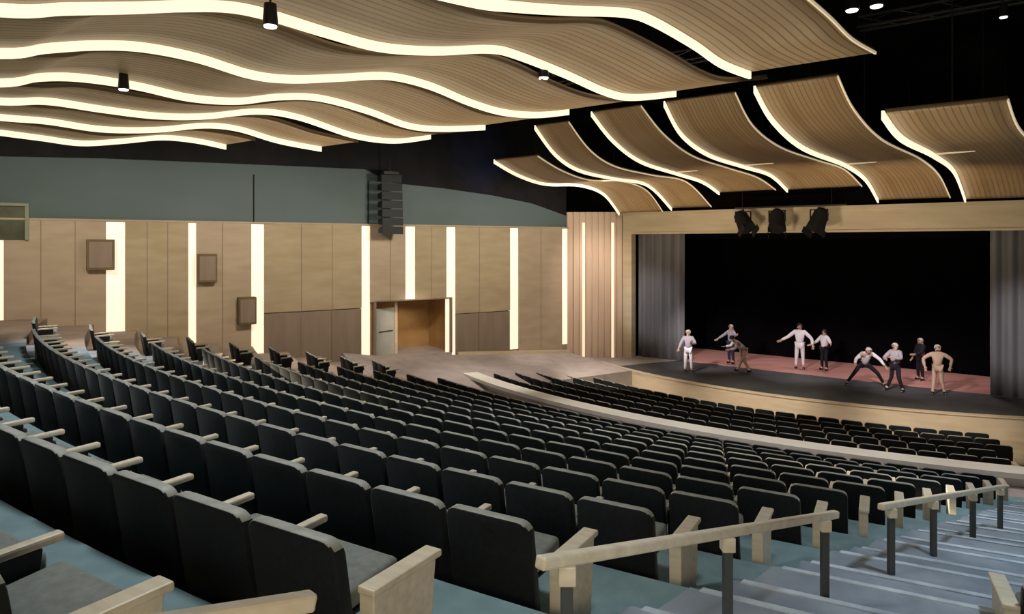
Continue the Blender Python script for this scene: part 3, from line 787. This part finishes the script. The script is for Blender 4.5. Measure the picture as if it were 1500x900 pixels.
person(4.15, -1.9, FA + .3, dict(ell=(-.30,.10,1.15), wrl=(-.18,.30,1.22), elr=(.30,.05,1.12), wrr=(.36,.22,.95)), M['greyc'], M['white'], M['fair'],
       'performer in grey top and white trousers at the left of the stage near the curtain')
person(5.05, 1.6, FA - .5, dict(ell=(-.38,.12,1.28), wrl=(-.60,.22,1.34), elr=(.34,.15,1.2), wrr=(.5,.3,1.05)), M['greyc'], M['navy'], M['fair'],
       'performer in pale grey top and navy trousers, second from the left')
person(6.35, -.3, FA - .9, dict(lean, ell=(-.30,.42,1.0), wrl=(-.2,.62,.95), elr=(.30,.42,1.02), wrr=(.25,.65,1.0), anl=(-.15,-.2,.09), anr=(.15,.18,.09)), M['white'], M['tan'], M['hair'],
       'performer leaning forward in white top and tan trousers, beside the second figure')
person(8.35, 2.2, FA + .1, dict(ell=(-.42,.05,1.16), wrl=(-.46,.16,.95), elr=(.40,.05,1.18), wrr=(.62,.15,1.06)), M['white'], M['white'], M['hair'],
       'performer all in white standing at the middle of the stage', scale=1.12)
person(9.45, 2.5, FA - .6, dict(ell=(-.40,.1,1.25), wrl=(-.55,.2,1.2), elr=(.34,.1,1.15), wrr=(.42,.3,1.05)), M['white'], M['dark'], M['hair'],
       'performer in white shirt and dark trousers right beside the all-white figure')
lunge = dict(lean, hipl=(-.11,0,.80), hipr=(.11,0,.80), pelvis=(0,0,.82), waist=(0,.09,.95), knl=(-.42,.15,.50), knr=(.38,.12,.47), anl=(-.68,0,.09), anr=(.58,-.05,.09))
person(11.75, -.3, FA + .5, dict(lunge, ell=(-.40,.40,1.05), wrl=(-.52,.55,.85), elr=(.40,.40,1.05), wrr=(.50,.6,.9)), M['white'], M['dark'], M['fair'],
       'performer in white shirt lunging wide in dark trousers, right half of the stage')
person(13.05, -.75, FA - .3, dict(knl=(-.18,.12,.5), anl=(-.24,-.05,.09), anr=(.26,.05,.09), ell=(-.3,.2,1.2), wrl=(-.12,.42,1.25), elr=(.3,.2,1.15), wrr=(.12,.4,1.15)), M['greyc'], M['dark'], M['fair'],
       'fair-haired performer in grey top and dark trousers beside the lunging figure')
person(13.6, 2.6, FA - .8, dict(ell=(-.3,.2,1.15), wrl=(-.2,.4,1.1)), M['dark'], M['dark'], M['fair'], 'fair-haired performer in black standing farther back, right half of the stage', scale=.95)
person(14.55, -.2, FA + .2, dict(ell=(-.42,.05,1.22), wrl=(-.36,.15,1.0), elr=(.44,.05,1.2), wrr=(.40,.2,.95), anl=(-.2,0,.09), anr=(.16,.15,.09)), M['tan'], M['tan'], M['fair'],
       'performer in tan clothes with elbows out, rightmost on the stage')

# ------------------------------------------------------------------ lights
def spot(loc, target, energy, col, size=1.2, blend=.8, rad_=.3, name='spot'):
    l = bpy.data.lights.new(name, 'SPOT'); l.energy = energy; l.color = col; l.spot_size = size; l.spot_blend = blend; l.shadow_soft_size = rad_
    o = bpy.data.objects.new(name, l); COL.objects.link(o); o.location = loc
    o.rotation_euler = (Vector(target) - Vector(loc)).to_track_quat('-Z', 'Y').to_euler(); return o
def area(loc, target, energy, col, sx, sy):
    l = bpy.data.lights.new('area', 'AREA'); l.shape = 'RECTANGLE'; l.size = sx; l.size_y = sy; l.energy = energy; l.color = col
    o = bpy.data.objects.new('area', l); COL.objects.link(o); o.location = loc
    o.rotation_euler = (Vector(target) - Vector(loc)).to_track_quat('-Z', 'Y').to_euler(); return o
warm, cool = (1, .82, .58), (.74, .87, 1)
# cool downlights over the stair aisle and the near seats
for X, d, h, en, tgt in ((6.0, 5.0, -3.6, 700, (5.2, 5.8)), (9.5, 9.0, -4.2, 1000, (8.6, 9.5)), (1.6, 1.5, -3.0, 300, (1.6, 2.6)), (14, 13.0, -4.4, 900, (12, 13))):
    spot(W(X, d, h), W(*tgt, 4), en, cool, 1.0, .7, .25, 'aisle downlight')
for X, d, en in ((-2, 5.5, 330), (-7, 9.5, 420), (-1, 13, 420), (4, 17, 420), (-9, 17, 420)):
    spot(W(X, d, -2.3), W(X, d, 4), en, (.93, .97, 1), 2.2, .8, .3, 'house downlight')
# fill lamps added to lighten the cross aisle and left aisle
for X, d, en in ((-1, 30, 900), (3.5, 24, 600), (8, 20.5, 600), (13, 18, 600), (-7, 27.5, 800), (-12.5, 20.5, 700), (3, 35, 600)):
    spot(W(X, d, -1.8), W(X, d, 6), en, (1, .90, .80), 1.0, .8, .3, 'cross aisle fill')
# uplight on the ceiling panels from low over the seats
area(W(0, -4, 0), W(2, 10, -4), 350, warm, 5, 3)
area(W(4, 16, 4.2), W(1, 12, -4), 400, warm, 9, 4)
area(W(-6, 20, 3.6), W(-7, 18, -4), 290, warm, 7, 4)
# wash of the wood wall
for t, en in ((.05, 330), (.35, 370), (.62, 370), (.88, 370)):
    x, d = wpt(t, 7.5); spot(W(x, d, -2.3), W(*wpt(t, 0), .9), en * 2.6, (1, .87, .69), 1.9, 1, .4, 'wall wash')
x, d = wpt((tD0+tD1)/2, -1.2); spot(W(x, d, hD - .02), W(x, d, hF), 120, (1, .78, .5), 2.6, 1, .1, 'doorway light')
spot(W(*wpt((tD0+tD1)/2, 4), hD - 1), W(*wpt((tD0+tD1)/2, -2), hF - 1), 260, (1, .82, .6), .7, 1, .2, 'doorway front light')
# proscenium header and front canopy
for u in (2, 8, 14):
    x, d = ppt(u, -9); spot(W(x, d, 2.6), W(*ppt(u, -3), -2), 850, warm, 1.6, 1, .4, 'canopy uplight')
x, d = wpt(.80, 3); spot(W(x, d, -2.0), W(*wpt(.78, 0), -4.2), 150, (.25, .35, 1), 1.0, 1, .3, 'blue tint fill')  # added blue lamp, tints the dark upper wall
x, d = spl(.5, 6); spot(W(x, d, -1.5), W(*spl(.5), 2.2), 700, (1, .84, .7), 1.0, 1, .3, 'splay wash')
# stage lip and curtains from the front of house
for u in (2, 8.5, 15):
    x, d = ppt(u, -11); spot(W(x, d, -.2), W(*ppt(u, -5), 6.8), 2100, (1, .88, .72), .8, .9, .2, 'lip light')
# soft top light on performers
for u in (5, 10.5, 15.5):
    x, d = ppt(u, 2.6); spot(W(x, d, -1.8), W(*ppt(u, 2.9), STAGE), 520, (1, .80, .78), 1.15, .8, .3, 'deck light')
for u in (4.0, 8.8, 13.2):
    x, d = ppt(u, -7.5); spot(W(x, d, 1.2), W(*ppt(u, 1.2), 5.7), 1900, (1, .88, .88), .62, .9, .2, 'stage light')
x, d = ppt(15, -9); spot(W(x, d, 1.0), W(*ppt(18, .8), 3.9), 1500, (1, .95, .97), .55, .9, .2, 'curtain light')
x, d = ppt(2.5, -9); spot(W(x, d, 2.0), W(*ppt(1.0, .8), 3.4), 700, (.95, .95, 1), .5, .9, .2, 'curtain light')
w = bpy.data.worlds.new('World'); sc.world = w; w.use_nodes = True
w.node_tree.nodes['Background'].inputs[0].default_value = (.62, .70, .76, 1); w.node_tree.nodes['Background'].inputs[1].default_value = .12

# ------------------------------------------------------------------ camera
cam = bpy.data.cameras.new('Camera'); co = bpy.data.objects.new('Camera', cam); COL.objects.link(co)
co.location = W(0, 0, 0); co.rotation_euler = (math.pi/2, 0, 0)
cam.sensor_width = 36; cam.lens = 24; cam.shift_y = -(450 - 358) / 1500; cam.clip_start = .05; cam.clip_end = 300
sc.camera = co
sc.view_settings.view_transform = 'Standard'; sc.view_settings.look = 'None'; sc.view_settings.exposure = 0; sc.view_settings.gamma = 1
sc.cycles.use_denoising = True; sc.cycles.max_bounces = 6; sc.cycles.sample_clamp_indirect = 4
